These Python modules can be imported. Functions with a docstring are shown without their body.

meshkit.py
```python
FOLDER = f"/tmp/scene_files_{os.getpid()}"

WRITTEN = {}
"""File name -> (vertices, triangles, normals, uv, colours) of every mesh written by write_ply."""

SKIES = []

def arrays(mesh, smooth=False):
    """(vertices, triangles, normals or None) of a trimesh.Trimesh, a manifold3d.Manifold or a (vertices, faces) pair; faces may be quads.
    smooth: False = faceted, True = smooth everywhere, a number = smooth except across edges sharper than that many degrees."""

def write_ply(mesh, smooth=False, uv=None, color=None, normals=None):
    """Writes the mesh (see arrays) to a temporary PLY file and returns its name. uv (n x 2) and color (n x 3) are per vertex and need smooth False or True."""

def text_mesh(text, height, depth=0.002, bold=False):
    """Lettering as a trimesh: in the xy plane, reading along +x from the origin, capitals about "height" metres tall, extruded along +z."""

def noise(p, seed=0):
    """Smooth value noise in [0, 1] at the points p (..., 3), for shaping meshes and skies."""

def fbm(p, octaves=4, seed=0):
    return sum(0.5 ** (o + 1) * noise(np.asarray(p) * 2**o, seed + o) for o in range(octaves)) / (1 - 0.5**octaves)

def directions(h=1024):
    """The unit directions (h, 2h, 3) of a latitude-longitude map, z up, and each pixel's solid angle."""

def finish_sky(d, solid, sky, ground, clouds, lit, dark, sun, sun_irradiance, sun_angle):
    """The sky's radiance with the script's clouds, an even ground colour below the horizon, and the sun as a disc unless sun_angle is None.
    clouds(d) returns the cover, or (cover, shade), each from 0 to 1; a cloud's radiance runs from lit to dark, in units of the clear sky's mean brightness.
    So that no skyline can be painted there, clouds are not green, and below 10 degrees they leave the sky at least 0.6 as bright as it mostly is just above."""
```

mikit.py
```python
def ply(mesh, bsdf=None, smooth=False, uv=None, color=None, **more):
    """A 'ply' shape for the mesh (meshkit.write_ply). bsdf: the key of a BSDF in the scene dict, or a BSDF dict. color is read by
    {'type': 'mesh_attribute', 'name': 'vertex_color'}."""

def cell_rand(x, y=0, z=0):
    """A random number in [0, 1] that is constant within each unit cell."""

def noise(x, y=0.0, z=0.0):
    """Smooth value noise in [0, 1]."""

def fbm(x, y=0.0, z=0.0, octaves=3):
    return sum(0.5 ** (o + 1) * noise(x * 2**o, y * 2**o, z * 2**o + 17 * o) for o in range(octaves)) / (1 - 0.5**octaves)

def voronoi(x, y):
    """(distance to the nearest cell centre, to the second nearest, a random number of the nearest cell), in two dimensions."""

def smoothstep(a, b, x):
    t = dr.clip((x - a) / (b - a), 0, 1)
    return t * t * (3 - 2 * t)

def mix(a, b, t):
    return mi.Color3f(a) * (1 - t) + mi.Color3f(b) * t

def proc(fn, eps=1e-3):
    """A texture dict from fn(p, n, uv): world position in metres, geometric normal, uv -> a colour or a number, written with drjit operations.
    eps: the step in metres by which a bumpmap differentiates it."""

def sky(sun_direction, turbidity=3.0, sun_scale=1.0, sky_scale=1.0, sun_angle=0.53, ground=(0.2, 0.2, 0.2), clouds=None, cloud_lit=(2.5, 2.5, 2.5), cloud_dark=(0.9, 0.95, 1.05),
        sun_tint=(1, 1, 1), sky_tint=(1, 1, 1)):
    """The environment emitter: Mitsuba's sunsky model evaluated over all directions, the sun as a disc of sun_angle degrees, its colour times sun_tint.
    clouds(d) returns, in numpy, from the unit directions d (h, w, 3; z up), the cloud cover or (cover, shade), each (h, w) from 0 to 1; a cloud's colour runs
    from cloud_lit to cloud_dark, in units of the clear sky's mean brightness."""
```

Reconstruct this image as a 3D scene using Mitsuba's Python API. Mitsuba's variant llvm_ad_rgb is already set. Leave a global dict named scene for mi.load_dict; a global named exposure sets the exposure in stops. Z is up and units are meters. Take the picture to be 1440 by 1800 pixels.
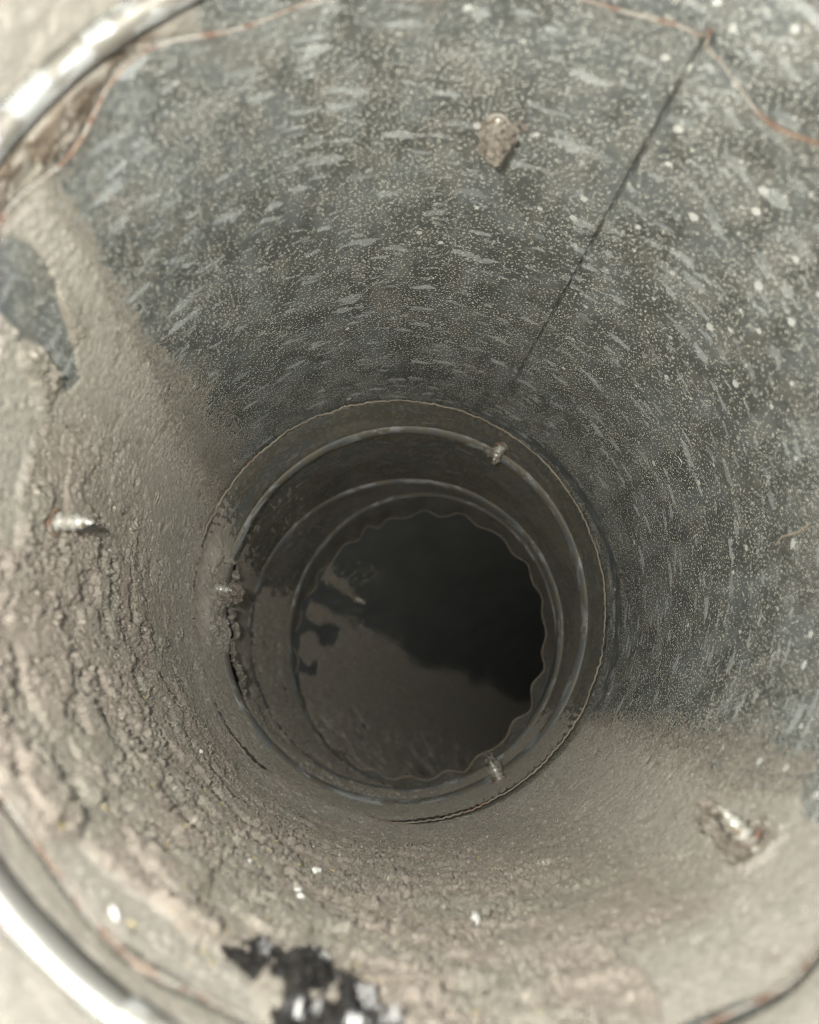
import math, random
import numpy as np, trimesh
from scipy.interpolate import CubicSpline
from scipy.spatial import cKDTree
import drjit as dr
import mitsuba as mi
import mikit, meshkit
from mikit import noise as tn, fbm as tf, voronoi, cell_rand, smoothstep, mix

rng = np.random.default_rng(7)
random.seed(7)
scene, labels = {}, {}

# ------------------------------------------------------------------ camera, light, exposure
# Duct space, in millimetres: a = right, b = up, y = along the axis of the main duct (angles phi run from a to b).
# The duct lies level in the world and its lowest line, where the dust has settled, is at phi = 238.
LOW = 238.0
TURN = math.radians(270.0 - LOW)
CT, ST = math.cos(TURN), math.sin(TURN)


def W(p):
    """duct space (mm) -> world (m)"""
    p = np.asarray(p, float)
    return np.stack([p[..., 0] * CT - p[..., 1] * ST, p[..., 2], p[..., 0] * ST + p[..., 1] * CT], -1) * 1e-3


EYE = np.array([-15.6, -32.2, 0.0])
FWD = np.array([0.0565, 0.2192, 0.9741])
UP = np.array([-0.0127, 0.9757, -0.2188])
scene['camera'] = {
    'type': 'thinlens', 'fov': 53.13, 'fov_axis': 'x', 'near_clip': 0.005, 'far_clip': 50.0,
    'aperture_radius': 0.00105, 'focus_distance': 0.235,
    'to_world': mi.ScalarTransform4f().look_at(origin=W(EYE).tolist(), target=W(EYE + 100 * FWD).tolist(), up=(W(UP) * 1e3).tolist()),
}
scene['sky'] = mikit.sky((0.25, 0.65, 0.72), turbidity=3, sky_scale=1.0)
FLASH = 0.0235
for k, (da, db, dy) in enumerate([(-14.0, 6.0, -15.0), (-18.0, 10.0, -15.0)]):
    scene[f'flash_{k}'] = {'type': 'point', 'position': W(EYE + [da, db, dy]).tolist(),
                           'intensity': {'type': 'rgb', 'value': [FLASH * 1.0, FLASH * 0.985, FLASH * 0.90]}}
exposure = 1.65

# ------------------------------------------------------------------ helpers
RAD = math.pi / 180


def fb(u, v, w, octaves=4, seed=0):
    return meshkit.fbm(np.stack(np.broadcast_arrays(u, v, w), -1).astype(float), octaves, seed)


def nz(u, v, w, seed=0):
    return meshkit.noise(np.stack(np.broadcast_arrays(u, v, w), -1).astype(float), seed)


def sst(a, b, x):
    t = np.clip((x - a) / (b - a), 0, 1)
    return t * t * (3 - 2 * t)


def grid_faces(ni, nj, keep=None):
    i, j = np.meshgrid(np.arange(ni - 1), np.arange(nj - 1), indexing='ij')
    a = (i * nj + j).ravel()
    q = np.stack([a, a + 1, a + nj + 1, a + nj], -1)
    if keep is not None:
        q = q[keep.ravel()]
    return np.vstack([q[:, [0, 1, 2]], q[:, [0, 2, 3]]])


def compact(v, f, *more):
    used = np.zeros(len(v), bool)
    used[f.ravel()] = True
    idx = np.cumsum(used) - 1
    return (v[used], idx[f]) + tuple(m[used] for m in more)


def put(key, mesh, bsdf, smooth=True, uv=None, color=None, label=None, category=None, group=None, kind=None):
    scene[key] = mikit.ply(mesh, bsdf, smooth=smooth, uv=uv, color=color)
    info = {k: x for k, x in dict(label=label, category=category, group=group, kind=kind).items() if x}
    if info:
        labels[key] = info


def tag(key, label, category, group=None):
    labels[key] = {'label': label, 'category': category}
    if group:
        labels[key]['group'] = group


def sweep(path, radius, sides=8, closed=False, squash=1.0, ref=None):
    """tube along a path in duct space, as (vertices in world, faces)"""
    p = np.asarray(path, float)
    n = len(p)
    t = np.roll(p, -1, 0) - np.roll(p, 1, 0) if closed else np.gradient(p, axis=0)
    t /= np.linalg.norm(t, axis=1, keepdims=True) + 1e-12
    ref = np.asarray(ref, float) if ref is not None else np.array([0, 0, 1.0]) if np.abs(t[:, 2]).mean() < 0.8 else np.array([1.0, 0, 0])
    a = np.cross(t, ref); a /= np.linalg.norm(a, axis=1, keepdims=True) + 1e-12
    b = np.cross(a, t)
    ang = np.arange(sides + 1) * 2 * np.pi / sides
    R = np.broadcast_to(np.asarray(radius, float), (n,))[:, None, None]
    v = p[:, None] + R * (np.cos(ang)[None, :, None] * a[:, None] + squash * np.sin(ang)[None, :, None] * b[:, None])
    if closed:
        v = np.concatenate([v, v[:1]], 0)
    f = grid_faces(len(v), sides + 1)
    return W(v.reshape(-1, 3)), f


def ring(phi):
    return np.cos(phi * RAD), np.sin(phi * RAD)


# ------------------------------------------------------------------ materials
def smears(u, v, cu, cv, share, seed):
    """ragged flecks of bare zinc, drawn out round the duct"""
    x = u + 1.5 * (tn(u * 0.35, v * 0.8, seed) - 0.5) * 2
    y = v + 0.10 * u + 0.7 * (tn(u * 0.30, v * 0.5, seed + 5.0) - 0.5) * 2
    d, _, r = voronoi(x / cu, y / cv)
    rag = 0.10 * (tn(u * 1.1, v * 1.8, seed + 9.0) - 0.5) * 2
    size = 0.16 + 0.24 * cell_rand(r * 7777, 5)
    return (1 - smoothstep(size - 0.05, size + 0.05, d + rag)) * dr.select(r < share, 1.0, 0.0) * (0.35 + 0.65 * cell_rand(r * 3333, 9))


def metal_colour(p, n, uv):
    u, v = uv.x, uv.y
    phi = u / (75 * RAD)
    big = tf(u * 0.05, v * 0.05, 3.0, 3)
    run = tf(u * 0.42, v * 0.022, 90.0, 3)          # faint lengthwise runs
    c = mix((0.124, 0.131, 0.120), (0.164, 0.173, 0.162), 0.5 * smoothstep(0.3, 0.7, big) + 0.5 * smoothstep(0.35, 0.65, run))
    c = mix(c, (0.165, 0.16, 0.14), 0.35 * smoothstep(0.52, 0.72, tf(u * 0.16, v * 0.22, 9.0, 3)))
    # oxide bloom in patches; the mouth term paints in brighter light near the opening
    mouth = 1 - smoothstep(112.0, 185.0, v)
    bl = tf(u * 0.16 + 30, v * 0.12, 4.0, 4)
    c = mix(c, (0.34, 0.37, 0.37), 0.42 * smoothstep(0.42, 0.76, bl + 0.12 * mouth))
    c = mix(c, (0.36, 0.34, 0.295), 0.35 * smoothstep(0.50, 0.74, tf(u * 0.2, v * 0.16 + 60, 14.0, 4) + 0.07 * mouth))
    sm = smears(u, v, 9.0, 3.2, 0.25 + 0.3 * smoothstep(56.0, 59.0, phi) * smoothstep(62.5, 61.0, phi), 2.0) + 0.8 * smears(u + 31.0, v + 17.0, 4.6, 1.6, 0.20, 31.0)
    c = mix(c, (0.58, 0.615, 0.61), dr.clip(sm, 0, 1) * 0.9)
    # settled grains; thicker towards the line where the dust bed starts
    wob = (2.0 + 6.0 * smoothstep(140.0, 220.0, v)) * (tf(u * 0.1, v * 0.1, 33.0, 3) - 0.5)
    wl, wr = 1.5 + 14.0 * smoothstep(165.0, 235.0, v), 2.0 + 6.0 * smoothstep(140.0, 165.0, v)
    cov = dr.maximum(1 - (146.0 - phi + wob) / wl, 1 - (phi + 35.0 + wob) / wr)
    clean = dr.maximum(smoothstep(148.0, 151.0, phi) * (1 - smoothstep(152.0, 158.0, v)), smoothstep(-34.0, -37.0, phi) * (1 - smoothstep(136.0, 142.0, v)))
    near = dr.clip(cov, 0, 0.86) * (1 - clean)
    d1, _, r1 = voronoi(u * 1.08, v * 1.08)
    d2, _, r2 = voronoi(u * 1.6 + 7.3, v * 1.6 + 3.1)
    dens = 0.74 + 1.0 * (tf(u * 0.10, v * 0.10, 60.0, 3) - 0.5) + 0.4 * near
    strip = smoothstep(281.5, 282.5, v + 2 * tn(u * 0.3, v * 0.3, 8.0) - 1) * (1 - smoothstep(288.0, 290.0, v)) * smoothstep(-62.0, -50.0, phi) * (1 - smoothstep(66.0, 84.0, phi))
    dens = dens * (1 - strip)
    c = mix(c, (0.105, 0.125, 0.142), strip * 0.6 * smoothstep(0.35, 0.55, tf(u * 0.25, v * 0.6, 19.0, 3)))
    s1 = 0.14 + 0.14 * cell_rand(r1 * 4444, 4)
    g1 = (1 - smoothstep(s1 - 0.03, s1 + 0.03, d1)) * dr.select(cell_rand(r1 * 9999, 3) < dens, 1.0, 0.0)
    g2 = (1 - smoothstep(0.16, 0.26, d2)) * dr.select(r2 < dens * 0.6, 1.0, 0.0)
    c = mix(c, (0.90, 0.88, 0.80), dr.clip(g1, 0, 1))
    c = mix(c, (0.50, 0.48, 0.41), dr.clip(g2 * 0.75, 0, 1))
    fine = tn(u * 1.3, v * 1.3, 71.0) * 0.55 + tn(u * 2.3, v * 2.3, 75.0) * 0.45
    c = mix(c, mix((0.335, 0.305, 0.26), (0.52, 0.48, 0.41), smoothstep(0.35, 0.65, tn(u * 1.9, v * 1.9, 79.0))), smoothstep(-0.04, 0.04, fine - (0.95 - 0.70 * near)) * 0.95)
    # dried white drops
    d3, _, r3 = voronoi(u * 0.105 + 0.3 + 0.05 * tn(u * 0.9, v * 0.9, 7.0), v * 0.105 + 0.2)
    right = smoothstep(118.0, 40.0, phi) * (1 - smoothstep(140.0, 230.0, v))
    drop = (1 - smoothstep(0.065, 0.078, d3 / (0.5 + 1.1 * cell_rand(r3 * 5555, 2)))) * dr.select(r3 < 0.05 + 0.55 * right, 1.0, 0.0)
    c = mix(c, (0.92, 0.92, 0.88), drop)
    d4, _, r4 = voronoi(u * 0.23 + 5.3, v * 0.23 + 8.2)
    drop2 = (1 - smoothstep(0.07, 0.1, d4)) * dr.select(r4 < 0.05 + 0.42 * right, 1.0, 0.0)
    return mix(c, (0.80, 0.79, 0.72), drop2 * 0.95)


def film_colour(p, n, uv):
    """galvanized sheet under a thin film of brown dust"""
    u, v = uv.x, uv.y
    c = mix((0.150, 0.142, 0.118), (0.21, 0.197, 0.165), smoothstep(0.3, 0.7, tf(u * 0.06, v * 0.09, 3.0, 4)))
    c = mix(c, (0.15, 0.165, 0.17), 0.7 * smoothstep(0.52, 0.64, tf(u * 0.07, v * 0.22, 44.0, 4)))
    c = mix(c, (0.33, 0.34, 0.33), 0.8 * smears(u, v, 9.0, 2.4, 0.14, 52.0))
    return mix(c, (0.25, 0.23, 0.185), 0.7 * smoothstep(0.62, 0.70, tn(u * 0.9, v * 0.9, 7.0)))


def zinc_sheet_colour(p, n, uv):
    """clean bright sheet, out of reach of the weather"""
    u, v = uv.x, uv.y
    return mix((0.26, 0.275, 0.27), (0.35, 0.365, 0.355), tf(u * 0.08, v * 0.08, 3.0, 4))


def metal_rough(p, n, uv):
    return 0.42 + 0.25 * tf(uv.x * 0.2, uv.y * 0.3, 3.0, 3)


def metal_bump(p, n, uv):
    u, v = uv.x, uv.y
    return tf(u * 0.5, v * 0.8, 2.0, 3) * 1.2 + tf(u * 0.06, v * 0.05, 12.0, 2) * 9.0


def rust_colour(p, n, uv):
    x, y, z = p.x * 1000, p.y * 1000, p.z * 1000
    c = mix((0.25, 0.178, 0.135), (0.32, 0.295, 0.26), smoothstep(0.36, 0.55, tf(x * 0.16, y * 0.16, z * 0.16, 3)))
    return mix(c, (0.20, 0.12, 0.085), smoothstep(0.55, 0.75, tn(x * 0.7, y * 0.7, z * 0.7)))


def tan_edge_colour(p, n, uv):
    x, y, z = p.x * 1000, p.y * 1000, p.z * 1000
    c = mix((0.27, 0.235, 0.185), (0.42, 0.36, 0.285), tf(x * 0.4, y * 0.4, z * 0.4, 3))
    return mix(c, (0.30, 0.19, 0.14), 0.7 * smoothstep(0.6, 0.75, tn(x * 0.15, y * 0.15, z * 0.15)))


def dust_bump(p, n, uv):
    u, v = uv.x, uv.y
    return tf(u * 2.6, v * 2.6, 2.0, 3) * 0.30


def bead_colour(p, n, uv):
    u, v = uv.x, uv.y
    c = mix((0.17, 0.178, 0.178), (0.36, 0.37, 0.365), smoothstep(0.4, 0.65, tf(u * 0.08, v * 0.5, 5.0, 4)))
    return mix(c, (0.20, 0.182, 0.148), smoothstep(0.46, 0.56, tf(u * 0.25, v * 0.8, 15.0, 3)))


def shiny_bead_colour(p, n, uv):
    u, v = uv.x, uv.y
    c = mix((0.62, 0.63, 0.62), (0.33, 0.31, 0.27), smoothstep(0.50, 0.64, tf(u * 0.2, v * 0.7, 25.0, 3)))
    dull = smoothstep(-0.05, 0.05, tf(u * 0.1, v * 0.3, 35.0, 4) - 0.78 + 0.6 * smoothstep(262.0, 285.0, u))    # grey patches painting in a weaker shine at lower left
    return mix(c, (0.30, 0.292, 0.268), dull)


def zinc_colour(p, n, uv):
    x, y, z = p.x * 1000, p.y * 1000, p.z * 1000
    c = mix((0.68, 0.67, 0.61), (0.44, 0.41, 0.345), smoothstep(0.4, 0.7, tf(x * 0.7, y * 0.7, z * 0.7, 3)))
    return mix(c, (0.26, 0.19, 0.13), 0.8 * smoothstep(0.72, 0.80, tn(x * 0.9, y * 0.9, z * 0.9)))


def tape_colour(p, n, uv):
    x, y, z = p.x * 1000, p.y * 1000, p.z * 1000
    return mix((0.014, 0.0135, 0.0135), (0.036, 0.033, 0.031), tf(x * 0.4, y * 0.4, z * 0.4, 3))


def fluff_colour(p, n, uv):
    x, y, z = p.x * 1000, p.y * 1000, p.z * 1000
    return mix((0.19, 0.165, 0.137), (0.33, 0.292, 0.25), smoothstep(0.35, 0.65, tf(x * 1.1, y * 1.1, z * 1.1, 3)))


def fluff_bump(p, n, uv):
    x, y, z = p.x * 1000, p.y * 1000, p.z * 1000
    return tf(x * 1.8, y * 1.8, z * 1.8, 3)


def two(b):
    return {'type': 'twosided', 'b': b}


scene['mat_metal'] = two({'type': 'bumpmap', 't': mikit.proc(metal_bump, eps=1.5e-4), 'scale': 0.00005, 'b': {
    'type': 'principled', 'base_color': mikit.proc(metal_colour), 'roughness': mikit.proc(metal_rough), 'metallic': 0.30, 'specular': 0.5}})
scene['mat_film_metal'] = two({'type': 'bumpmap', 't': mikit.proc(metal_bump, eps=1.5e-4), 'scale': 0.00006, 'b': {
    'type': 'principled', 'base_color': mikit.proc(film_colour), 'roughness': 0.6, 'metallic': 0.15}})
scene['mat_zinc_sheet'] = two({'type': 'principled', 'base_color': mikit.proc(zinc_sheet_colour), 'roughness': 0.5, 'metallic': 0.65})
scene['mat_rust'] = two({'type': 'principled', 'base_color': mikit.proc(rust_colour), 'roughness': 0.8})
scene['mat_tan_edge'] = two({'type': 'principled', 'base_color': mikit.proc(tan_edge_colour), 'roughness': 0.7})
scene['mat_bead'] = two({'type': 'principled', 'base_color': mikit.proc(bead_colour), 'roughness': 0.55, 'metallic': 0.25})
scene['mat_shiny_bead'] = two({'type': 'principled', 'base_color': mikit.proc(shiny_bead_colour), 'roughness': 0.48, 'metallic': 0.65})
scene['mat_zinc'] = two({'type': 'principled', 'base_color': mikit.proc(zinc_colour), 'roughness': 0.40, 'metallic': 0.40})
scene['mat_dust'] = two({'type': 'bumpmap', 't': mikit.proc(dust_bump, eps=1e-4), 'scale': 0.0007, 'b': {
    'type': 'principled', 'base_color': {'type': 'mesh_attribute', 'name': 'vertex_color'}, 'roughness': 0.95, 'specular': 0.15}})
scene['mat_tape'] = two({'type': 'principled', 'base_color': mikit.proc(tape_colour), 'roughness': 0.3, 'specular': 0.45})
scene['mat_film'] = two({'type': 'principled', 'base_color': {'type': 'rgb', 'value': [0.30, 0.295, 0.29]}, 'roughness': 0.6, 'specular': 0.15})
scene['mat_chip'] = two({'type': 'principled', 'base_color': {'type': 'rgb', 'value': [0.86, 0.84, 0.8]}, 'roughness': 0.4})
scene['mat_straw'] = two({'type': 'principled', 'base_color': {'type': 'rgb', 'value': [0.60, 0.48, 0.20]}, 'roughness': 0.6})
scene['mat_hair'] = two({'type': 'principled', 'base_color': {'type': 'rgb', 'value': [0.52, 0.44, 0.33]}, 'roughness': 0.4})
scene['mat_fluff'] = two({'type': 'bumpmap', 't': mikit.proc(fluff_bump, eps=1e-4), 'scale': 0.0012, 'b': {
    'type': 'principled', 'base_color': mikit.proc(fluff_colour), 'roughness': 0.95, 'specular': 0.1}})

# ------------------------------------------------------------------ main duct: a straight pipe from y = 107 to y = 335
R0 = 75.0


def seam_phi(y):
    return 61.2 + 2.9 * (y - 106) / 157.0 + 0.06 * np.sin(y * 0.09)


EDGE = np.array([(20, 107), (43.6, 107.7), (52, 109.4), (62, 104.8), (71.6, 103.9), (78, 105.2), (85, 107), (103, 106.6), (114, 106.8), (126, 103.1), (135, 104.6), (144, 107.8),
                 (165, 107), (190, 107.5), (212, 106.0), (220, 107.6), (225.5, 111.2), (231, 108.4), (238, 102.0), (245, 106.8), (268, 105), (292, 103.4), (304, 108.6), (330, 107)])


def main_edge_y(phi):
    f = np.asarray(phi, float) % 360
    x = np.concatenate([EDGE[-3:, 0] - 360, EDGE[:, 0], EDGE[:3, 0] + 360]); y = np.concatenate([EDGE[-3:, 1], EDGE[:, 1], EDGE[:3, 1]])
    return CubicSpline(x, y)(f) - 1.6


def crimp_main(phi, y):
    """pressed waves that run out about 16 mm behind the mouth of the main duct"""
    k = np.exp(-np.clip(y - main_edge_y(phi), 0, None) / 8.0)
    wob = phi * RAD * 17 + 1.5 * np.sin(phi * RAD * 2)
    return k * (1.15 * np.cos(wob) - 1.3)


def main_r(phi, y):
    phi = (np.asarray(phi, float) + 122.5) % 360 - 122.5
    r = R0 + crimp_main(phi, y)
    r = r + 0.5 * (fb(phi * 0.03, y * 0.015, 1.0, 2) - 0.5) * 2
    d = phi - seam_phi(y)                         # the sheet right of the seam laps over the left one
    r = r - 1.1 * np.where(d < 0, np.exp(d / 16.0), 0) * sst(272, 240, y)
    wd = 0.19 + 0.12 * sst(170, 115, y)
    r = r + (1.5 + 1.2 * sst(160, 120, y)) * np.exp(-(((d - 0.05 - wd) / wd) ** 2)) * sst(258, 236, y)     # open gap along the lap
    r = r - 0.25 * np.exp(-(((d - 6.5 - 0.5 * np.sin(y * 0.05)) / 0.7) ** 2)) * sst(120, 180, y)
    return r


def main_surface(phi, y, lift=0.0):
    r = main_r(phi, y) - lift
    c, s = ring(phi)
    return np.stack([r * c, r * s, np.broadcast_to(y, r.shape)], -1)


d = np.concatenate([np.linspace(-1.5, 1.5, 31)])
ph = np.concatenate([np.arange(-122, 59, 0.4), np.arange(66.5, 238.01, 0.4)])
t = np.concatenate([[0], 106 + np.concatenate([np.arange(0.6, 16, 0.6), np.arange(16, 232, 1.5)])])
yy = np.concatenate([np.arange(0, 16, 0.6), np.arange(16, 232, 1.5)])
# columns follow the seam so that its gap stays sharp
base = np.concatenate([np.linspace(-183.2, -1.5, 420), np.linspace(-1.4, 1.4, 41), np.linspace(1.5, 176.8, 420)])
PH = np.repeat(base[:, None], len(yy), 1)
Y = np.repeat(yy[None], len(base), 0)
PHI = 61.2 + PH
PHI = PHI + (seam_phi(106 + Y) - 61.2) * np.exp(-(PH / 25.0) ** 2)
YY = main_edge_y(PHI) * (1 - Y / 231) + 106 * (Y / 231) + Y
V = main_surface(PHI, YY)
uvm = np.stack([R0 * PHI * RAD, YY], -1).reshape(-1, 2)
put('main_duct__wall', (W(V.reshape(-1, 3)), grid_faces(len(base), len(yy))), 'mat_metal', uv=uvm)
tag('main_duct', 'main length of galvanized duct with a long lapped seam and bare speckled upper wall', 'duct')
# outer skin, so that the sheet is not seen from outside as a film
Vo = V[::6, ::3].copy(); Vo[..., :2] *= (1 + 0.9 / R0)
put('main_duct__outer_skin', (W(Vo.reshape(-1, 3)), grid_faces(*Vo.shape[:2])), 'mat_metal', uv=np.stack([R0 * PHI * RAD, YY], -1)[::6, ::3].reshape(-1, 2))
pe = np.arange(0, 360, 0.5)
ye = main_edge_y(pe) - 0.2
ee = main_surface(np.where(pe > 238, pe - 360, pe), ye, 0.05)
put('main_duct__rim_edge', sweep(ee, 0.12 + 0.26 * fb(pe * 0.2, 0, 3.0, 3), 10, True), 'mat_rust', label='rusty wavy front edge of the main duct')

# ------------------------------------------------------------------ outer collar
def YB(phi):
    return 97.2 + 3.5 * np.cos((phi - 185) * RAD) - 5.0 * np.exp(-((phi - 50) / 40.0) ** 2)


oy = np.concatenate([np.linspace(52, 96, 30), np.linspace(96.4, 150, 60)])
op = np.arange(-122, 238.01, 0.5)
OP, OY = np.meshgrid(op, oy, indexing='ij')


def outer_r(phi, y):
    return 78.2 + 0.6 * (fb(phi * 0.04, y * 0.03, 8.0, 2) - 0.5) * 2


def bead_r(phi, y):
    b = np.clip(1 - ((y - YB(phi)) / 2.35) ** 2, 0, None)
    return outer_r(phi, y) - 2.6 * np.sqrt(b)


c_, s_ = ring(OP)
r_ = outer_r(OP, OY)
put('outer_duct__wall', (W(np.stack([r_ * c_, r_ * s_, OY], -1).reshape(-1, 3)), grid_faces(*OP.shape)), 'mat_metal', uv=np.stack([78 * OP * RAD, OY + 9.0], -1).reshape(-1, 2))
r2 = r_ + 0.9
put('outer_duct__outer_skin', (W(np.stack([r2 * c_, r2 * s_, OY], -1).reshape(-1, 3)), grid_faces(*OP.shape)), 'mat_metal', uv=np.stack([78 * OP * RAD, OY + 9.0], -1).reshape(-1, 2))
BP, BY = np.meshgrid(op, 2.35 * np.sin(np.linspace(-1.55, 1.55, 25)), indexing='ij')
BY = BY + YB(BP)
cb, sb = ring(BP)
rb = bead_r(BP, BY) - 0.02 + 0.25 * (fb(BP * 0.3, BY * 0.5, 4.0, 3) - 0.5)
put('outer_duct__bead', (W(np.stack([rb * cb, rb * sb, BY], -1).reshape(-1, 3)), grid_faces(*BP.shape)), 'mat_shiny_bead', uv=np.stack([78 * BP * RAD, BY], -1).reshape(-1, 2), label='bright worn bead running round the outer duct')
tag('outer_duct', 'outer duct at the mouth with a bright raised bead, sleeved over the main duct', 'duct')

# ------------------------------------------------------------------ elbow behind the main duct (gores between beads)


def frame(n):
    n = np.array(n, float); n /= np.linalg.norm(n)
    v = np.cross([0, 0, 1.0], n); c = n[2]
    K = np.array([[0, -v[2], v[1]], [v[2], 0, -v[0]], [-v[1], v[0], 0]])
    M = np.eye(3) + K + K @ K / (1 + c)
    return M @ [1, 0, 0], M @ [0, 1, 0], n


RINGS = [  # centre, normal, radius
    ((0.0, 0.0, 289.0), (-0.10, 0.05, 1), 73.9),
    ((3.6, -1.5, 315.4), (-0.16, 0.16, 1), 72.0),
    ((3.0, -1.0, 376.0), (0.13, -0.14, 1), 72.0),
    ((10.0, -4.6, 405.0), (0.52, 0.03, 1), 72.0),
    ((11.0, -3.4, 424.0), (0.45, -0.16, 1), 70.0),
]


def ring_pts(i, phi, r=None):
    c, n, R = RINGS[i]
    ex, ey, n = frame(n)
    r = R if r is None else r
    cs, sn = ring(phi)
    return np.array(c) + (r * cs)[..., None] * ex + (r * sn)[..., None] * ey


def gore(i, phi, t, lift=0.0):
    """point between ring i and ring i + 1"""
    a = ring_pts(i, phi, RINGS[i][2] - lift)
    b = ring_pts(i + 1, phi, RINGS[i + 1][2] - lift)
    return a * (1 - t)[..., None] + b * t[..., None]


ep = np.arange(-122, 238.01, 0.25)
offs = 0
for i in range(3):
    nt = 26
    tt = np.linspace(0, 1, nt)
    P_, T_ = np.meshgrid(ep, tt, indexing='ij')
    lift = 0.5 * (fb(P_ * 0.03, T_ * 0.6 + 5 * i, 2.0, 2) - 0.5)
    if i == 0:   # short crimped wrinkles behind the edge
        k = np.exp(-T_ / 0.22) * (0.5 + 1.0 * nz(P_ * 0.15, 0, 3.0))
        lift = lift + k * 0.36 * np.sin(P_ * RAD * 150 + 5 * nz(P_ * 0.12, T_ * 2, 1.0))
    v = gore(i, P_, T_, lift)
    ln = np.linalg.norm(np.array(RINGS[i + 1][0]) - RINGS[i][0])
    put('elbow__gore' + ('' if i == 0 else f'_{i:03d}'), (W(v.reshape(-1, 3)), grid_faces(*P_.shape)), 'mat_film_metal', uv=np.stack([72 * P_ * RAD + 300 * (i + 1) * 0, 400 + 120 * i + T_ * ln], -1).reshape(-1, 2))
# crimped end pushed into the far duct
P_, T_ = np.meshgrid(ep, np.linspace(0, 1, 24), indexing='ij')
wave = np.cos(P_ * RAD * 22 + 0.8 * np.sin(P_ * RAD * 3) + 2.4 * (nz(P_ * 0.05, 0, 33.0) - 0.5))
lift = T_ ** 1.2 * (1.5 - 2.1 * wave * (0.25 + 1.1 * nz(P_ * 0.06, 0, 9.0)) + 1.5 * (fb(P_ * 0.05, 0, 29.0, 3) - 0.5))
v = gore(3, P_, T_, lift)
put('elbow__crimped_end', (W(v.reshape(-1, 3)), grid_faces(*P_.shape)), 'mat_film_metal', uv=np.stack([72 * P_ * RAD, 800 + T_ * 20], -1).reshape(-1, 2), label='crimped wavy far end of the elbow')
endp = v[:-1:2, -1]
put('elbow__end_edge', sweep(endp, 0.35, 8, True), 'mat_tan_edge')
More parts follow.
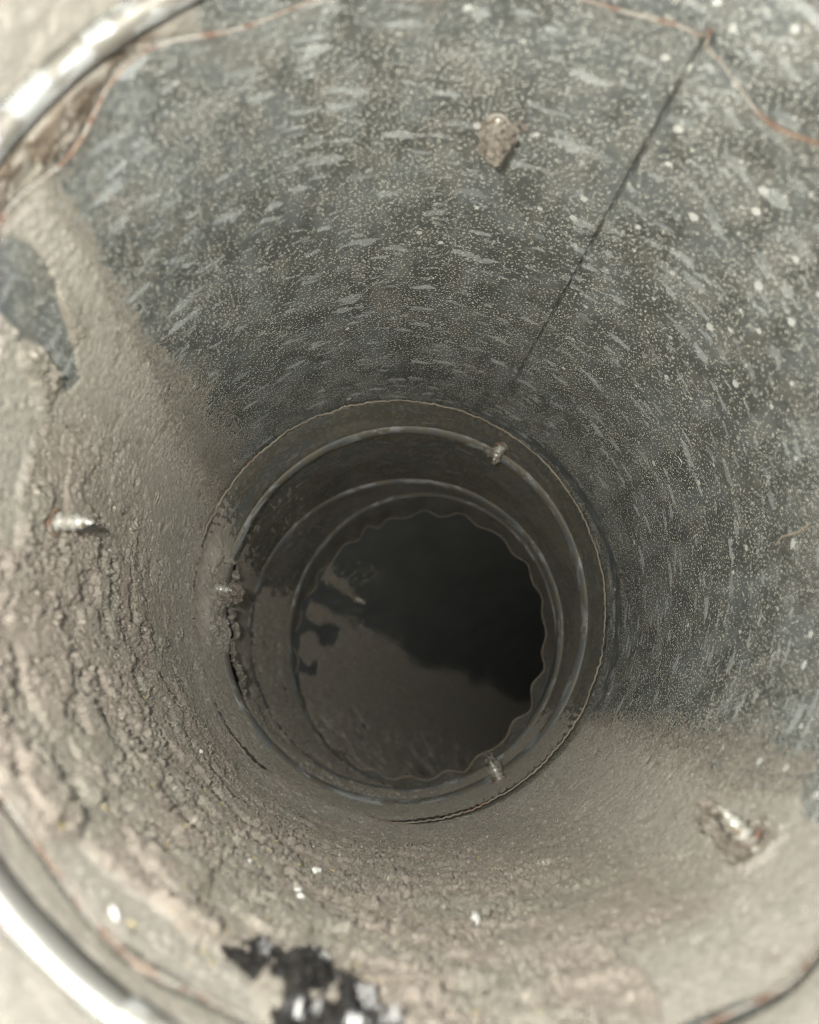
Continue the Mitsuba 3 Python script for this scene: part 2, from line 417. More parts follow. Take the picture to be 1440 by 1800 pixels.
# front edge, slightly wavy
pe = np.arange(0, 360, 0.25)
q = gore(0, pe, np.zeros_like(pe), 0.20 * np.sin(pe * RAD * 150 + 5 * nz(pe * 0.12, 0, 1.0)) * nz(pe * 0.1, 0, 44.0) + 0.9 * (fb(pe * 0.25, 0, 13.0, 3) - 0.5))
q[:, 2] -= 0.3 + 0.5 * fb(pe * 0.15, 0, 2.0, 3)
put('elbow__rim_edge', sweep(q, 0.16 + 0.26 * fb(pe * 0.12, 0, 6.0, 3), 8, True), 'mat_tan_edge', label='thin tan raw front edge of the elbow')
# the beads
for i in (1, 2, 3):
    a = np.linspace(-np.pi / 2, np.pi / 2, 13)
    cen, nrm, R = RINGS[i]
    ex, ey, n_ = frame(nrm)
    P_, A_ = np.meshgrid(ep, a, indexing='ij')
    hgt = (2.5, 2.2, 1.8)[i - 1] * (0.85 + 0.3 * fb(P_ * 0.05, 0, 4.0 + i, 2))
    rr = R + 0.3 - hgt * np.cos(A_)
    cs, sn = ring(P_)
    v = np.array(cen) + (rr * cs)[..., None] * ex + (rr * sn)[..., None] * ey + ((3.4, 3.0, 2.4)[i - 1] * np.sin(A_))[..., None] * n_
    put('elbow__bead' + ('' if i == 1 else f'_{i - 1:03d}'), (W(v.reshape(-1, 3)), grid_faces(*P_.shape)), 'mat_bead', uv=np.stack([72 * P_ * RAD + 90 * i, A_ * 2], -1).reshape(-1, 2))
tag('elbow', 'short galvanized elbow of beaded gores pushed into the far end of the main duct', 'duct elbow')

# ------------------------------------------------------------------ far duct, turning away to the right
FC, FN = np.array([9.0, -2.0, 408.0]), (0.66, -0.20, 1)
FX, FY, FZ = frame(FN)
FR = 75.5


def far_surface(phi, s, lift=0.0):
    r = FR - lift
    cs, sn = ring(phi)
    return FC + (r * cs)[..., None] * FX + (r * sn)[..., None] * FY + s[..., None] * FZ


P_, S_ = np.meshgrid(np.arange(-122, 238.01, 1.0), np.arange(0, 760, 4.0), indexing='ij')
v = far_surface(P_, S_, 0.8 * (fb(P_ * 0.03, S_ * 0.02, 6.0, 2) - 0.5))
put('far_duct__wall', (W(v.reshape(-1, 3)), grid_faces(*P_.shape)), 'mat_zinc_sheet', uv=np.stack([75 * (P_ - 14) * RAD, 900 + S_], -1).reshape(-1, 2))
cap = far_surface(np.arange(0, 360, 2.0), np.full(180, 755.0))
cc = cap.mean(0)
cv = np.vstack([cap, cc])
cf = np.array([[k, (k + 1) % 180, 180] for k in range(180)])
put('far_duct__sky_cap', (W(cv), cf), 'mat_zinc_sheet', uv=np.stack([cv[:, 0], cv[:, 1] + 2000], -1), smooth=False)  # added cap that keeps sky light out of the far duct
tag('far_duct', 'dark dusty duct beyond the elbow, turning away to the right', 'duct')

# ------------------------------------------------------------------ dust: crust and film lying on the lower walls
POLY_HOLE = [(155.5, 107), (152.6, 117.1), (152.2, 124.7), (155.1, 134.4), (158.6, 149.9), (162.1, 147.7), (160.8, 130.9), (161.5, 118.5), (162, 107)]
POLY_BARE_R = [(322.5, 100), (323, 137), (320.2, 139), (317.5, 134), (317.0, 126), (319, 118), (317, 105)]


def sdf(poly, x, y, sx, sy):
    """signed distance in mm, negative inside"""
    P = np.array(poly, float) * [sx, sy]
    X = np.stack([x * sx, y * sy], -1)
    dmin = np.full(x.shape, 1e9); inside = np.zeros(x.shape, bool)
    for a, b in zip(P, np.roll(P, -1, 0)):
        e = b - a; w = X - a
        tt = np.clip((w @ e) / (e @ e), 0, 1)
        dmin = np.minimum(dmin, np.linalg.norm(w - tt[..., None] * e, axis=-1))
        c = ((a[1] <= X[..., 1]) != (b[1] <= X[..., 1])) & (X[..., 0] < (b[0] - a[0]) * (X[..., 1] - a[1]) / (b[1] - a[1] + 1e-12) + a[0])
        inside ^= c
    return np.where(inside, -dmin, dmin)


MM = R0 * RAD      # mm per degree


def clods(u, v, size, seed):
    """flat-topped crumbs, each with its own height and tilt; also the distance to the crumb's border in mm"""
    g = np.random.default_rng(900 + seed)
    u0, v0 = u.min() - 3 * size, v.min() - 3 * size
    nu, nv = int((u.max() - u0) / size) + 4, int((v.max() - v0) / size) + 4
    gi, gj = np.meshgrid(np.arange(nu), np.arange(nv), indexing='ij')
    pts = np.stack([u0 + size * (gi + g.random(gi.shape)), v0 + size * (gj + g.random(gi.shape))], -1).reshape(-1, 2)
    hh, tl = g.random(len(pts)), g.normal(0, 0.5, (len(pts), 2)) / size
    d, k = cKDTree(pts).query(np.stack([u, v], -1).reshape(-1, 2), k=2)
    off = np.stack([u, v], -1).reshape(-1, 2) - pts[k[:, 0]]
    z = hh[k[:, 0]] + (tl[k[:, 0]] * off).sum(1)
    return z.reshape(u.shape), (d[:, 1] - d[:, 0]).reshape(u.shape)


def crust(u, v, seed=0):
    """crumbled relief, about 0 to 1"""
    wu = u + 1.8 * (fb(u * 0.5, v * 0.5, 3.0, 3, seed) - 0.5); wv = v + 1.8 * (fb(u * 0.5, v * 0.5, 9.0, 3, seed) - 0.5)
    a = fb(wu * 0.2, wv * 0.2, 1.0, 4, seed)
    big, eb = clods(wu, wv, 2.6, seed)
    small, es = clods(wu, wv, 0.95, seed + 50)
    loose = sst(0.40, 0.62, fb(u * 0.11, v * 0.11, 64.0, 3, seed))         # broken ground, with smoother dust between
    crack = (1 - sst(0.05, 0.35, eb)) * sst(0.42, 0.6, fb(wu * 0.15, wv * 0.15, 54.0, 2, seed))
    plate = sst(0.50, 0.53, nz(wu * 0.15, wv * 0.15, 4.0, seed)) * 0.4
    return 0.40 * a + plate * 1.5 + (0.08 + 0.34 * loose) * (big - 0.4) + (0.12 + 0.26 * loose) * (small - 0.5) - 0.9 * crack


dust_parts = []


def dust_patch(surface, phi0, phi1, s0, s1, step, hfun, uoff=0.0, R=R0):
    p_ = np.arange(phi0, phi1, step / (R * RAD)); s_ = np.arange(s0, s1, step)
    P, S = np.meshgrid(p_, s_, indexing='ij')
    h, tone, *grime = hfun(P, S)
    X = surface(P, S, h)
    ok = h > -0.12
    keep = ok[:-1, :-1] | ok[1:, :-1] | ok[:-1, 1:] | ok[1:, 1:]
    f = grid_faces(len(p_), len(s_), keep)
    uv = np.stack([P * R * RAD + uoff, S + uoff], -1).reshape(-1, 2)
    u, v = P * R * RAD, S
    warm = np.array([0.322, 0.280, 0.238]); pale = np.array([0.43, 0.405, 0.355]); olive = np.array([0.302, 0.277, 0.233])
    k = sst(0.35, 0.65, fb(u * 0.07, v * 0.07, 70.0, 3))[..., None]
    col = warm * k + olive * (1 - k)
    col = col * (1 - tone[..., None]) + pale * tone[..., None]
    col = col * (0.80 + 0.40 * fb(u * 1.1, v * 1.1, 5.0, 2))[..., None]
    if grime:
        gk = grime[0][..., None]
        col = col * (1 - gk) + gk * np.array([0.185, 0.15, 0.115]) * (0.6 + 0.8 * fb(u * 0.5, v * 0.5, 15.0, 3))[..., None]
    fleck = rng.random(P.shape)
    col = np.where((fleck < 0.010)[..., None], col * 0.45, col)
    col = np.where((fleck > 0.991)[..., None], np.array([0.62, 0.58, 0.48]), col)
    dust_parts.append(compact(W(X.reshape(-1, 3)), f, uv, col.reshape(-1, 3)))


def main_dust(P, S):
    u, v = P * MM, S
    right = np.interp(S, [100, 137, 154, 186, 213, 243, 290], [322.5, 322.5, 321.5, 326.5, 329, 331, 333])
    wob = 2.0 * (fb(u * 0.12, v * 0.12, 2.0, 3) - 0.5)
    dl, dr_ = P - 146.5 + wob * 1.0, right - P + wob * 2.0
    soft = np.interp(S, [105, 170, 220, 290], [1.5, 3.0, 9.0, 13.0])
    e = np.minimum(dl / soft, dr_ / np.interp(S, [105, 138, 165, 290], [2.0, 3.0, 10.0, 13.0]))
    g = 0.5 * (nz(u * 1.5, v * 1.5, 3.0) - 0.5) + 0.55 * (nz(u * 2.6, v * 2.6, 13.0) - 0.5)
    film = np.clip(-0.22 + 0.62 * sst(-0.2, 1.25, e), -0.3, 0.42) + g * 0.95
    # the crust: thick low down and on the left, thin towards the elbow
    c0 = sst(152, 190, P) * sst(316, 282, P)
    c1 = np.interp(S, [104, 125, 180, 230, 262, 280], [1.0, 1.1, 1.0, 0.75, 0.35, 0.2])
    leftfine = 1 - 0.8 * sst(215, 150, P) * sst(190, 235, S)
    w = c0 * c1 * leftfine
    w = np.maximum(w, 0.8 * sst(150, 158, P) * sst(182, 170, P) * sst(146, 138, S) * sst(104, 110, S))
    # film areas swept clean near the mouth
    rag = 9 * (fb(u * 0.14, v * 0.14, 21.0, 3) - 0.5)
    lim = np.interp(P, [160, 168, 186, 192, 221, 224, 246, 251, 286, 290, 312, 318], [118, 141, 141, 100, 100, 123, 123, 100, 100, 129, 133, 120])
    sw = sst(-1.0, 1.2, S + rag - lim)
    ridges = 0.35 * sst(250, 270, P) * sst(320, 300, P) * np.sin(v * 0.75 + 3.5 * fb(u * 0.06, v * 0.1, 8.0, 2)) * sst(170, 140, S)
    fine_right = sst(262, 300, P)
    k = crust(u, v)
    h = film * 1.0 + w * sw * (0.8 * (1 - 0.7 * fine_right) + (1.75 - 0.9 * fine_right) * np.clip(k, -0.15, 1.2)) + w * sw * ridges
    h = h + 1.5 * sst(268, 284, S) * (sst(158, 168, P) * sst(216, 204, P) + sst(226, 234, P) * sst(268, 258, P)) * (0.5 + fb(u * 0.3, v * 0.3, 93.0, 3))
    h = np.where((sw * w < 0.15) & (S < 260), np.minimum(h, 0.5), h)
    hole = sdf(POLY_HOLE, P + 1.6 * wob, S + 3.0 * wob, MM, 1.0)
    h = h * 1.0 - 2.5 * sst(0.4, -0.6, hole)
    br = sdf(POLY_BARE_R, P + 1.2 * wob, S + 2.5 * wob, MM, 1.0)
    h = h - 2.5 * sst(0.4, -0.6, br)
    h = h * sst(106.9, 110, S - main_edge_y(P) + 106.5)  # thin out at the rusty edge
    h = h - 0.6 * sst(107.2, 106.4, S - main_edge_y(P) + 106.5)
    # scooped dips and pits
    pit = nz(u * 0.28, v * 0.35, 51.0)
    h = h - 0.55 * sst(0.80, 0.9, pit) * sst(0.05, 0.4, h)
    # fissures and broken-out holes in the crust
    if P.size > 1000:
        g_ = np.random.default_rng(31)
        for _ in range(300):
            fp, fs = g_.uniform(163, 312), 112 + 165 * g_.random() ** 1.4
            if (P.max() < fp - 3) or sst(152, 190, fp) < 0.2:
                continue
            ln_, wd, an = g_.uniform(0.7, 3.0), g_.uniform(0.3, 0.8) * (1 + (g_.random() < 0.15)), g_.normal(0, 0.5)
            i0, i1 = np.searchsorted(P[:, 0], [fp - 4.5, fp + 4.5]); j0, j1 = np.searchsorted(S[0], [fs - 6, fs + 6])
            sl = (slice(i0, i1), slice(j0, j1))
            du, dv_ = (P[sl] - fp) * MM, S[sl] - fs
            dv_ = dv_ + 0.8 * (nz(du * 0.9 + fs, dv_ * 0.9, fp) - 0.5); du = du + 1.3 * (nz(du * 0.8, dv_ * 0.8 + fp, fs) - 0.5)
            a_, b_ = du * math.cos(an) + dv_ * math.sin(an), -du * math.sin(an) + dv_ * math.cos(an)
            q = np.sqrt((a_ / wd) ** 2 + (b_ / ln_) ** 2)
            h[sl] -= sst(1.15, 0.75, q) * np.clip(h[sl] - 0.02, 0, 2.6) - 0.35 * np.exp(-((q - 1.6) / 0.4) ** 2)
        h = h + np.clip(rng.normal(0, 1, P.shape), -2, 2) * (0.035 + 0.05 * np.clip(w * sw, 0, 1))
    # pits left round the screws
    for sp, ssy, rr_, dep in ((180.5, 153.5, 2.2, 1.2), (311.0, 139.5, 4.6, 3.0)):
        q = np.hypot((P - sp) * MM, S - ssy) + 1.2 * (nz(u * 0.6, v * 0.6, 91.0) - 0.5)
        h = h + (0.9 * np.exp(-((q - rr_ - 1.2) / 1.1) ** 2) if dep > 2 else 0) - dep * sst(rr_ + 0.6, rr_ - 0.8, q) * sst(0.05, 0.5, h)
    h = np.where((S > 112) & (P > 252) & (P < 317), np.maximum(h, 0.16 + 0.15 * g), h)
    bed = (e > 1.1) & (hole > 0.7) & (br > 0.7) & (S > main_edge_y(P) + 3.5)
    h = np.where(bed, np.maximum(h, 0.07 + 0.1 * np.abs(g)), h)
    tone = 0.75 * (1 - np.clip(sw * w * 2.0, 0, 1)) * sst(0.0, 0.3, h)
    return h, tone


dust_patch(main_surface, 138.0, 342.0, 104.5, 290.5, 0.36, main_dust)


def gore_dust(i):
    def fn(P, T):
        u, v = P * MM, T * 26 + 60 * i
        wob = 5 * (fb(u * 0.09, v * 0.15, 2.0, 3) - 0.5)
        top = np.interp(T, [0, 1], [140, 146]) if i == 0 else 152.0
        e = np.minimum((P - top + wob) / 16.0, (334 - P + wob) / 16.0)
        g = 0.6 * (nz(u * 1.2, v * 1.2, 3.0) - 0.5)
        h = np.clip(-0.25 + 0.6 * sst(-0.3, 1.4, e), -0.3, 0.35) + 0.5 * g + 0.3 * (nz(u * 0.6, v * 0.6, 23.0) - 0.5)
        w = sst(160, 185, P) * sst(300, 262, P) * (0.35 if i == 0 else 0.8)
        h = h + w * 2.0 * np.clip(crust(u, v, 5 + i), -0.3, 1.2)
        if i == 0:
            cl = sst(158, 166, P) * sst(198, 188, P) * sst(0.15, 0.45, T)
            h = h + cl * (1.2 + 2.6 * np.clip(crust(u * 1.1, v, 15), -0.3, 1.2))
        if i == 1:
            cl = sst(160, 168, P) * sst(212, 200, P) * sst(0.22, 0.1, T + 0.1 * (nz(u * 0.3, v * 0.3, 6.0) - 0.5))
            h = h + cl * (1.6 + 2.4 * np.clip(crust(u * 1.1, v, 18), -0.4, 1.2))
        return h, np.full(P.shape, 0.35)
    return fn


def gore_surface(i):
    ln = (26, 60, 32)[i]
    return lambda P, S, h: gore(i, P, np.clip((S) / ln, 0, 1), h), ln


for i in range(3):
    sf, ln = gore_surface(i)
    fn = gore_dust(i)
    dust_patch(sf, 130, 350, 0.8 if i == 0 else 1.5, ln - 1.5, 0.5, lambda P, S, fn=fn, ln=ln: fn(P, S / ln), 400 + 130 * i, 72.0)


def far_dust(P, S):
    u, v = P * MM, S
    wob = 1.2 * (fb(u * 0.06, v * 0.05, 2.0, 3) - 0.5)
    e = np.minimum((P - 160 + wob) / 10.0, (330 - P + wob) / 10.0)
    lobes = sst(62, 52, S + 34 * nz(u * 0.09, v * 0.03, 4.0)) * sst(132, 138, P) * sst(196, 186, P)
    e = e * (1 - lobes) + lobes * (1.1 * np.cos(P * RAD * 22 + 0.6 + 2.6 * (nz(u * 0.12, v * 0.06, 3.0) - 0.5)) + 2.0 * (nz(u * 0.09, v * 0.05, 19.0) - 0.35) - 0.3 * sst(150, 138, P))
    h = -0.3 + 0.7 * sst(-0.6, 1.6, e) + 0.9 * (0.5 * nz(u * 0.9, v * 0.9, 3.0) + 0.5 * nz(u * 1.7, v * 1.7, 6.0) - 0.5) * sst(1.5, 0.4, e) + 0.1 * (nz(u, v, 5.0) - 0.5)
    k = crust(u * 0.7, v * 0.7, 30)
    h = h + sst(185, 215, P) * sst(320, 290, P) * (1.9 * np.clip(k, -0.4, 1.2) - 0.5 * sst(0.66, 0.72, nz(u * 0.2, v * 0.09, 8.0)))
    return h, np.full(P.shape, 0.3)


dust_patch(far_surface, 132, 345, 8, 430, 0.95, far_dust, 900)


def outer_surface(phi, y, h):
    r = bead_r(phi, y) - h
    cs, sn = ring(phi)
    return np.stack([r * cs, r * sn, y], -1)


def outer_dust(P, S):
    u, v = P * MM, S
    e = np.minimum((P - 118) / 14.0, (322 - P) / 10.0)
    g = 0.5 * (nz(u * 1.3, v * 1.3, 3.0) - 0.5)
    h = -0.3 + 0.62 * sst(-0.2, 1.0, e) + 0.3 * g
    onbead = sst(3.3, 2.4, np.abs(S - YB(P)))
    h = h - 1.0 * onbead * sst(0.30, 0.46, fb(u * 0.12, v * 0.3, 5.0, 3) + 0.22)
    low = sst(0, 1, e)
    h = h + 0.25 * low * sst(0.5, 0.62, fb(u * 0.2, v * 0.2, 66.0, 3)) * (1 - onbead)
    # brown grime packed between the bead and the inner duct
    gap = sst(3.0, 3.8, S - YB(P)) * sst(120, 128, P) * sst(160, 152, P)
    h = h + gap * (0.6 * sst(0.40, 0.62, fb(u * 0.18, v * 0.25, 77.0, 3)) * sst(115, 108, S) + 0.9 * crust(u, v, 40))
    return h, 0.8 * (1 - gap) * np.ones(P.shape), gap * sst(0.45, 0.58, fb(u * 0.25, v * 0.4, 87.0, 3))


dust_patch(outer_surface, 108, 330, 53.5, 126, 0.42, outer_dust, 1500)

dv, df, duv, dc, at = [], [], [], [], 0
for v_, f_, uv_, c_ in dust_parts:
    dv.append(v_); df.append(f_ + at); duv.append(uv_); dc.append(c_); at += len(v_)
put('dust', (np.vstack(dv), np.vstack(df)), 'mat_dust', uv=np.vstack(duv), color=np.vstack(dc),
    label='grey-brown dust crust and film covering the lower walls of the ducts', category='dust', kind='stuff')
print('dust triangles', sum(map(len, df)))

# ------------------------------------------------------------------ screws poking in through the walls


def screw_mesh(length, rad, pitch, taper):
    nth, nzz = 28, int(length / 0.09)
    th, z = np.meshgrid(np.linspace(0, 2 * np.pi, nth + 1), np.linspace(-1.2, length, nzz), indexing='ij')
    core = rad * 0.68
    body = np.clip((length - z) / taper, 0, 1)
    ph_ = (z / pitch - th / (2 * np.pi)) % 1.0
    tri = np.clip(1 - np.abs(ph_ - 0.5) / 0.30, 0, 1) ** 0.8
    r = body ** 0.85 * (core + (rad - core) * tri)
    r = np.maximum(r, 0.02)
    return np.stack([r * np.cos(th), r * np.sin(th), z], -1), (nth + 1, nzz)


def place(local, base, axis, tilt=(0.0, 0.0)):
    z = np.array(axis, float); z /= np.linalg.norm(z)
    x = np.cross(z, [0, 0, 1.0]); x /= np.linalg.norm(x)
    y = np.cross(z, x)
    z = z + tilt[0] * x + tilt[1] * y; z /= np.linalg.norm(z)
    x = np.cross(y, z); x /= np.linalg.norm(x); y = np.cross(z, x)
    return np.array(base) + local[..., :1] * x + local[..., 1:2] * y + local[..., 2:] * z


def lump(radius, seed, amp=0.45, sub=4, squash=(1, 1, 1), freq=1.6):
    m = trimesh.creation.icosphere(subdivisions=sub, radius=1.0)
    v = np.array(m.vertices)
    n = fb(v[:, 0] * freq + seed * 3.1, v[:, 1] * freq, v[:, 2] * freq, 4)
    v = v * (1 + amp * (n - 0.5) * 2)[:, None] * radius * np.array(squash)
    return v, np.array(m.faces)


SCREWS = [
    # surface point, inward axis, length, radius, tilt, ring, label
    ('main', 180.5, 153.0, 9.2, 2.05, (0.0, 0.02), 'bright pointed screw with a rusty base poking out of the dust on the left wall'),
    ('main', 83.0, 134.5, 7.8, 1.7, (0.05, 0.05), 'dust-caked screw hanging from the upper wall of the main duct'),
    ('main', 311.0, 139.5, 8.6, 1.95, (0.05, -0.1), 'screw with orange rust at its base sunk in a pit of dust at lower right'),
    ('elbow', 60.6, 0.52, 7.5, 2.2, (0.0, 0.0), 'dull screw crossing the upper bead of the elbow'),
    ('elbow', 174.5, 0.62, 8.0, 2.2, (0.0, 0.0), 'small pale screw in the cracked dust at the left of the elbow'),
    ('elbow', 299.5, 0.70, 8.5, 2.2, (0.0, 0.0), 'dusty screw at the bottom right of the elbow just inside its tan edge'),
    ('far', 62.0, 62.0, 8.0, 1.8, (0.0, 0.0), 'faint dark screw in the upper wall of the far duct'),
    ('far', 150.0, 46.0, 8.0, 1.8, (0.0, 0.0), 'tiny screw with a rusty spot on the left wall of the far duct'),
]
for n_, (where, phi, s, ln, rad, tilt, lab) in enumerate(SCREWS):
    ph_ = np.array([phi])
    if where == 'main':
        b = main_surface(ph_ if phi < 238 else ph_ - 360, np.array([s]))[0]; ax = -np.array([b[0], b[1], 0])
    elif where == 'elbow':
        b = gore(0, ph_, np.array([s]))[0]; cen = np.array(RINGS[0][0]) * (1 - s) + np.array(RINGS[1][0]) * s; ax = cen - b
    else:
        b = far_surface(ph_, np.array([s]))[0]; ax = FC + s * FZ - b
    key = 'screw' if n_ == 0 else f'screw_{n_:03d}'
    tag(key, lab, 'screw', 'screws poking in through the duct walls')
    loc, shp = screw_mesh(ln, rad, 1.55, 3.6)
    put(key + '__shank', (W(place(loc, b, ax, tilt).reshape(-1, 3)), grid_faces(*shp)), 'mat_zinc', smooth=True)
    # rusty burr round the hole
    a = np.linspace(0, 2 * np.pi, 49)[:-1]
    rr = rad * 1.15 * (1 + 0.16 * (fb(np.cos(a) * 1.5 + n_ * 5, np.sin(a) * 1.5, 2.0, 3) - 0.5) * 2)
    loc = np.stack([rr * np.cos(a), rr * np.sin(a), (1.5 if n_ in (0, 2) else 0.5) + 0.6 * fb(np.cos(a) * 2, np.sin(a) * 2 + n_, 4.0, 2)], -1)
    put(key + '__rust_burr', sweep(place(loc, b, ax, tilt), 0.5, 8, True, ref=ax), 'mat_rust')
    fluff = {1: [(0.5, 0.0, 5.6, 2.0, (1, 0.8, 1.3)), (-0.4, -0.3, 7.9, 1.6, (1, 0.8, 0.9)), (1.9, -0.6, 3.5, 1.5, (0.8, 0.7, 1.5)), (-2.0, -0.4, 4.2, 1.4, (0.7, 0.8, 1.6)), (-2.6, -0.5, 1.0, 1.3, (1.2, 0.9, 0.6)), (0.2, 0.6, 9.0, 0.9, (0.8, 0.8, 1.0))],
             2: [(-0.8, -2.2, 8.6, 1.4, (1, 1, 1)), (-2.6, -2.4, 6.0, 1.4, (0.8, 0.8, 1.6)), (-3.0, -2.6, 3.0, 1.4, (0.8, 1, 1.4)), (2.4, -1.2, 0.8, 1.6, (1, 1.4, 0.8)), (-2.8, 0.5, 1.0, 1.7, (1, 1.5, 0.8)), (0.0, -3.6, 1.3, 2.0, (1.5, 0.9, 0.8))],
             3: [(1.4, -0.9, 4.0, 1.3, (1, 1, 1.6)), (-0.8, -1.0, 6.2, 1.2, (1, 1, 1.1))],
             4: [(0.0, -1.2, 8.6, 2.2, (1.2, 1.0, 1.2)), (2.2, -1.5, 4.5, 2.4, (1, 1, 1.8)), (-2.4, -1.2, 2.5, 1.8, (1, 1, 1.3)), (3.6, -1.0, 1.5, 2.2, (1.2, 1, 1))],
             5: [(1.9, -0.8, 5.0, 1.2, (0.8, 0.8, 2.6)), (-2.0, -0.6, 4.5, 1.1, (0.8, 0.8, 2.6)), (0, -0.8, 8.6, 1.3, (1, 1, 1))]}.get(n_, [])
    if fluff:      # break each clump into crumbs
        g_ = np.random.default_rng(60 + n_)
        fluff = fluff + [(x + r * sq[0] * g_.normal(0, 0.75), y - r * sq[1] * abs(g_.normal(0, 0.6)) + (1.5 * r if n_ == 1 else 0), z + r * sq[2] * g_.normal(0, 0.75), r * g_.uniform(0.18, 0.42), (1, 1, 1)) for x, y, z, r, sq in fluff for _ in range(9)]
        vs, fs, at = [], [], 0
        for j, (x, y, z, r, sq) in enumerate(fluff):
            v_, f_ = lump(r, n_ * 7 + j, 0.75, 4 if r > 1 else 3, sq, 2.2)
            vs.append(place(v_ + [x, y, z], b, ax, tilt)); fs.append(f_ + at); at += len(v_)
        put(key + '__dust_clump', (W(np.vstack(vs)), np.vstack(fs)), 'mat_fluff', smooth=True)

# ------------------------------------------------------------------ white chips lying on the dust


def on_main(phi, y, lift):
    P = np.array([[phi]]); S = np.array([[y]])
    h, _ = main_dust(P, S)
    return main_surface(P, S, h + lift)[0, 0]


CHIPS = [(240.4, 166.7, 1.0, 'white chip left of the pair on the dust bed at lower left'), (250.4, 186.3, 1.15, 'largest white chip, in the middle of the lower dust bed'),
         (248.1, 168.7, 0.75, 'small dull chip just under the largest white chip'), (248.9, 160.2, 0.75, 'small dull chip second below the largest white chip'),
         (274.3, 161.3, 1.15, 'white chip standing alone on the dust at bottom right of centre'), (276.8, 160.0, 0.45, 'tiny white crumb beside the lone chip at bottom right of centre'),
         (219.3, 218.9, 0.8, 'small white chip on the left dust near the elbow'), (253.2, 132.5, 1.2, 'white chip beside the torn black tape'),
         (232.0, 110.6, 0.8, 'blurred white chip on the pale film at the lower left rim'), (188.6, 220.2, 0.45, 'pinpoint white crumb on the left dust right of the bright screw')]
for n_, (phi, y, r, lab) in enumerate(CHIPS):
    g_ = np.random.default_rng(100 + n_)
    pts = g_.normal(size=(16, 3)) * [1, 1, 0.45]
    pts /= np.linalg.norm(pts, axis=1, keepdims=True) ** 0.6
    hull = trimesh.convex.convex_hull(pts * r)
    b = on_main(phi, y, 0.35 * r)
    key = 'white_chip' if n_ == 0 else f'white_chip_{n_:03d}'
    put(key, (W(place(np.array(hull.vertices), b, [-b[0], -b[1], 0], (0.4 * g_.normal(), 0.4 * g_.normal()))), np.array(hull.faces)), 'mat_chip', smooth=False, label=lab, category='chip', group='white chips lying on the dust')

# ------------------------------------------------------------------ straw crumbs and grit (uncountable)
for key, nn, (p0, p1), (s0, s1), sz, mat, lab, cat in (
        ('straw_crumbs', 210, (222, 282), (112, 235), 0.75, 'mat_straw', 'yellow straw crumbs scattered over the lower dust bed', 'straw'),
        ('white_grit', 420, (200, 318), (108, 280), 0.20, 'mat_chip', 'fine white grit sprinkled over the dust bed', 'grit')):
    g_ = np.random.default_rng(len(key))
    ps = g_.uniform(p0, p1, nn)
    if key == 'straw_crumbs':
        ps = np.clip(g_.normal(246, 13, nn), p0, p1)
    ss = s0 + (s1 - s0) * g_.random(nn) ** 1.3
    h, _ = main_dust(ps, ss)
    B = main_surface(ps, ss, h + 0.12)
    vs, fs, at = [], [], 0
    for k in range(nn):
        pts = g_.normal(size=(9, 3))
        pts /= np.linalg.norm(pts, axis=1, keepdims=True)
        size = sz * g_.uniform(0.4, 1.1)
        pts *= size * (np.array([1.0, 0.28, 0.22]) if key == 'straw_crumbs' else np.array([1, 0.8, 0.6]))
        a = g_.uniform(0, 6.3)
        pts = pts @ np.array([[math.cos(a), math.sin(a), 0], [-math.sin(a), math.cos(a), 0], [0, 0, 1]])
        hull = trimesh.convex.convex_hull(pts)
        vs.append(place(np.array(hull.vertices), B[k], [-B[k][0], -B[k][1], 0])); fs.append(np.array(hull.faces) + at); at += len(hull.vertices)
    put(key, (W(np.vstack(vs)), np.vstack(fs)), mat, smooth=False, label=lab, category=cat, kind='stuff')

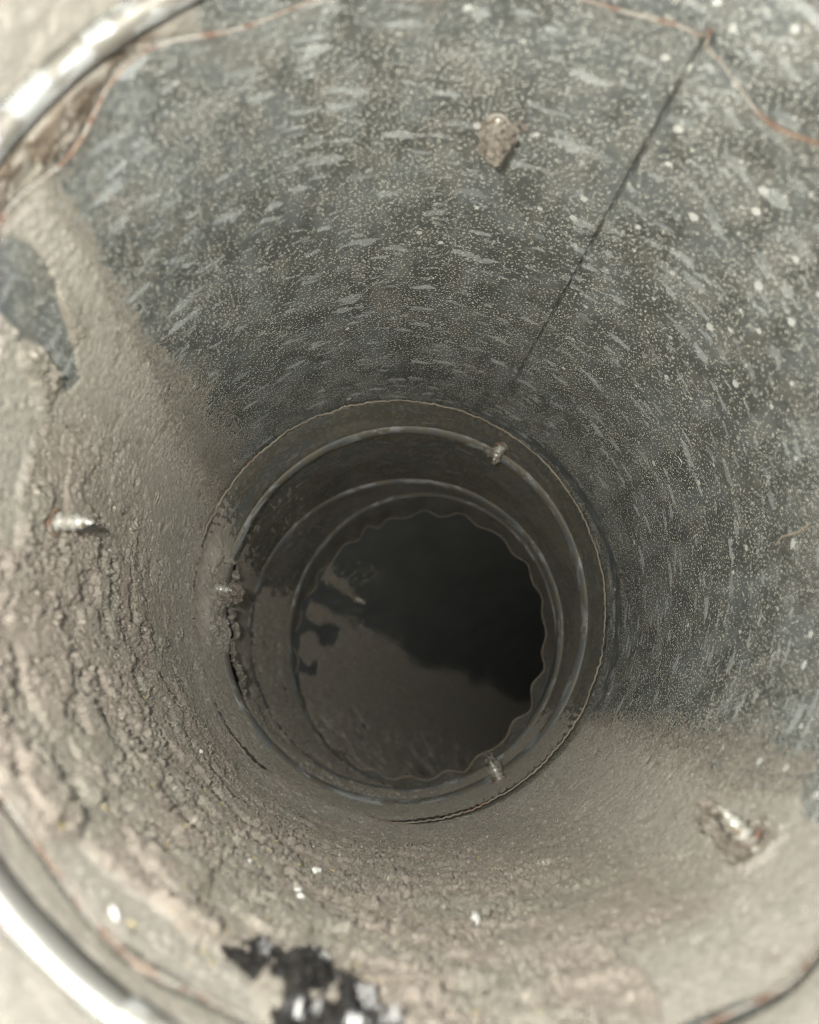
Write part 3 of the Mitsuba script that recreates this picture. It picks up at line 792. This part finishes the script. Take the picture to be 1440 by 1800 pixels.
# ------------------------------------------------------------------ fibres
FIBRES = [([(206, 194), (206.6, 197), (205.0, 200), (204.6, 203)], 0.16, 'curled tan fibre on the left dust', 'fibre'),
          ([(224, 196), (226, 188), (229, 183), (231.5, 182)], 0.07, 'long fine hair arching over the lower left dust', 'hair'),
          ([(255.0, 128), (257.5, 125.5), (260.5, 126), (263, 129)], 0.12, 'clear thread looped over the torn black tape', 'thread'),
          ([(282, 204), (281.5, 201), (283, 199), (284.5, 200)], 0.1, 'short pale hair curled on the dust at lower right', 'hair'),
          ([(236, 146), (237.5, 137), (238.2, 129), (238.8, 122)], 0.10, 'pale thread lying straight across the dust at bottom left', 'thread'),
          ([(1.5, 158), (0.8, 164), (1.0, 168), (0.2, 172)], 0.22, 'tan twig stuck to the right wall', 'twig')]
for n_, (pts, r, lab, cat) in enumerate(FIBRES):
    pts = np.array(pts, float)
    tt = np.linspace(0, len(pts) - 1, 40)
    q = CubicSpline(np.arange(len(pts)), pts)(tt)
    wall = q[:, 0] < 130
    h = np.zeros(len(q)) if wall.all() else main_dust(q[:, 0], q[:, 1])[0]
    P = main_surface(q[:, 0], q[:, 1], np.maximum.accumulate(np.full(len(q), h.max())) * 0.5 + h * 0.5 + r + 0.35 * np.sin(np.linspace(0, np.pi, len(q))))
    kind = {'fibre': 'fibre', 'hair': 'hair', 'thread': 'thread', 'twig': 'twig'}[cat]
    key, m = kind, 0
    while key in scene:
        m += 1; key = f'{kind}_{m:03d}'
    put(key, sweep(P, r * np.sin(np.linspace(0.35, np.pi - 0.2, len(P))) ** 0.5, 6), 'mat_hair', label=lab, category=cat)

# ------------------------------------------------------------------ torn black tape at the bottom rim
TAPE = [(242.2, 122.0), (243.6, 126.5), (244.7, 131.5), (247.0, 130.0), (249.0, 132.5), (250.5, 134.0), (251.8, 138.8), (252.4, 133.0), (254.2, 130.2), (256.9, 127.8), (259.0, 124), (261.2, 119.5), (262.5, 106), (250.0, 106.0), (248.6, 113.5), (247.2, 117.0), (244.8, 119.5)]
P, S = np.meshgrid(np.arange(240, 264, 0.12), np.arange(104.5, 141, 0.16), indexing='ij')
u, v = P * MM, S
d_ = sdf(TAPE, P + 0.8 * (nz(u * 0.9, v * 0.9, 5.0) - 0.5), S + 1.4 * (nz(u * 0.8, v * 0.8, 8.0) - 0.5), MM, 1.0)
h, _ = main_dust(P, S)
wr = 3.2 * np.abs(fb(u * 0.22 + 0.1 * v, v * 0.16, 3.0, 3) - 0.5) * 2 + 0.9 * np.abs(nz(u * 0.7, v * 0.45, 6.0) - 0.5) * 2
hh = np.clip(h, 0, None) * 0.4 + 0.7 + wr * 1.6 * sst(0, -2.5, d_) + 0.3 * sst(-0.8, 0, d_)
ok = d_ < 0
keep = ok[:-1, :-1] & ok[1:, 1:] & ok[1:, :-1] & ok[:-1, 1:]
X = main_surface(P, S, hh)
v_, f_ = compact(W(X.reshape(-1, 3)), grid_faces(*P.shape, keep))
tag('black_tape', 'torn crumpled black tape stuck to the bottom rim of the main duct', 'tape')
put('black_tape__strip', (v_, f_), 'mat_tape', smooth=True)
fl = (nz(u * 0.24 + 0.1 * v, v * 0.17, 12.0) + 0.2 * (nz(u * 1.4, v * 1.4, 2.0) - 0.5) > 0.76) & (d_ < -0.9)
keep = fl[:-1, :-1] & fl[1:, 1:] & fl[1:, :-1] & fl[:-1, 1:]
v_, f_ = compact(W(main_surface(P, S, hh + 0.25).reshape(-1, 3)), grid_faces(*P.shape, keep))
put('black_tape__peeled_film', (v_, f_), 'mat_film', smooth=True, label='whitish film peeling off the black tape')
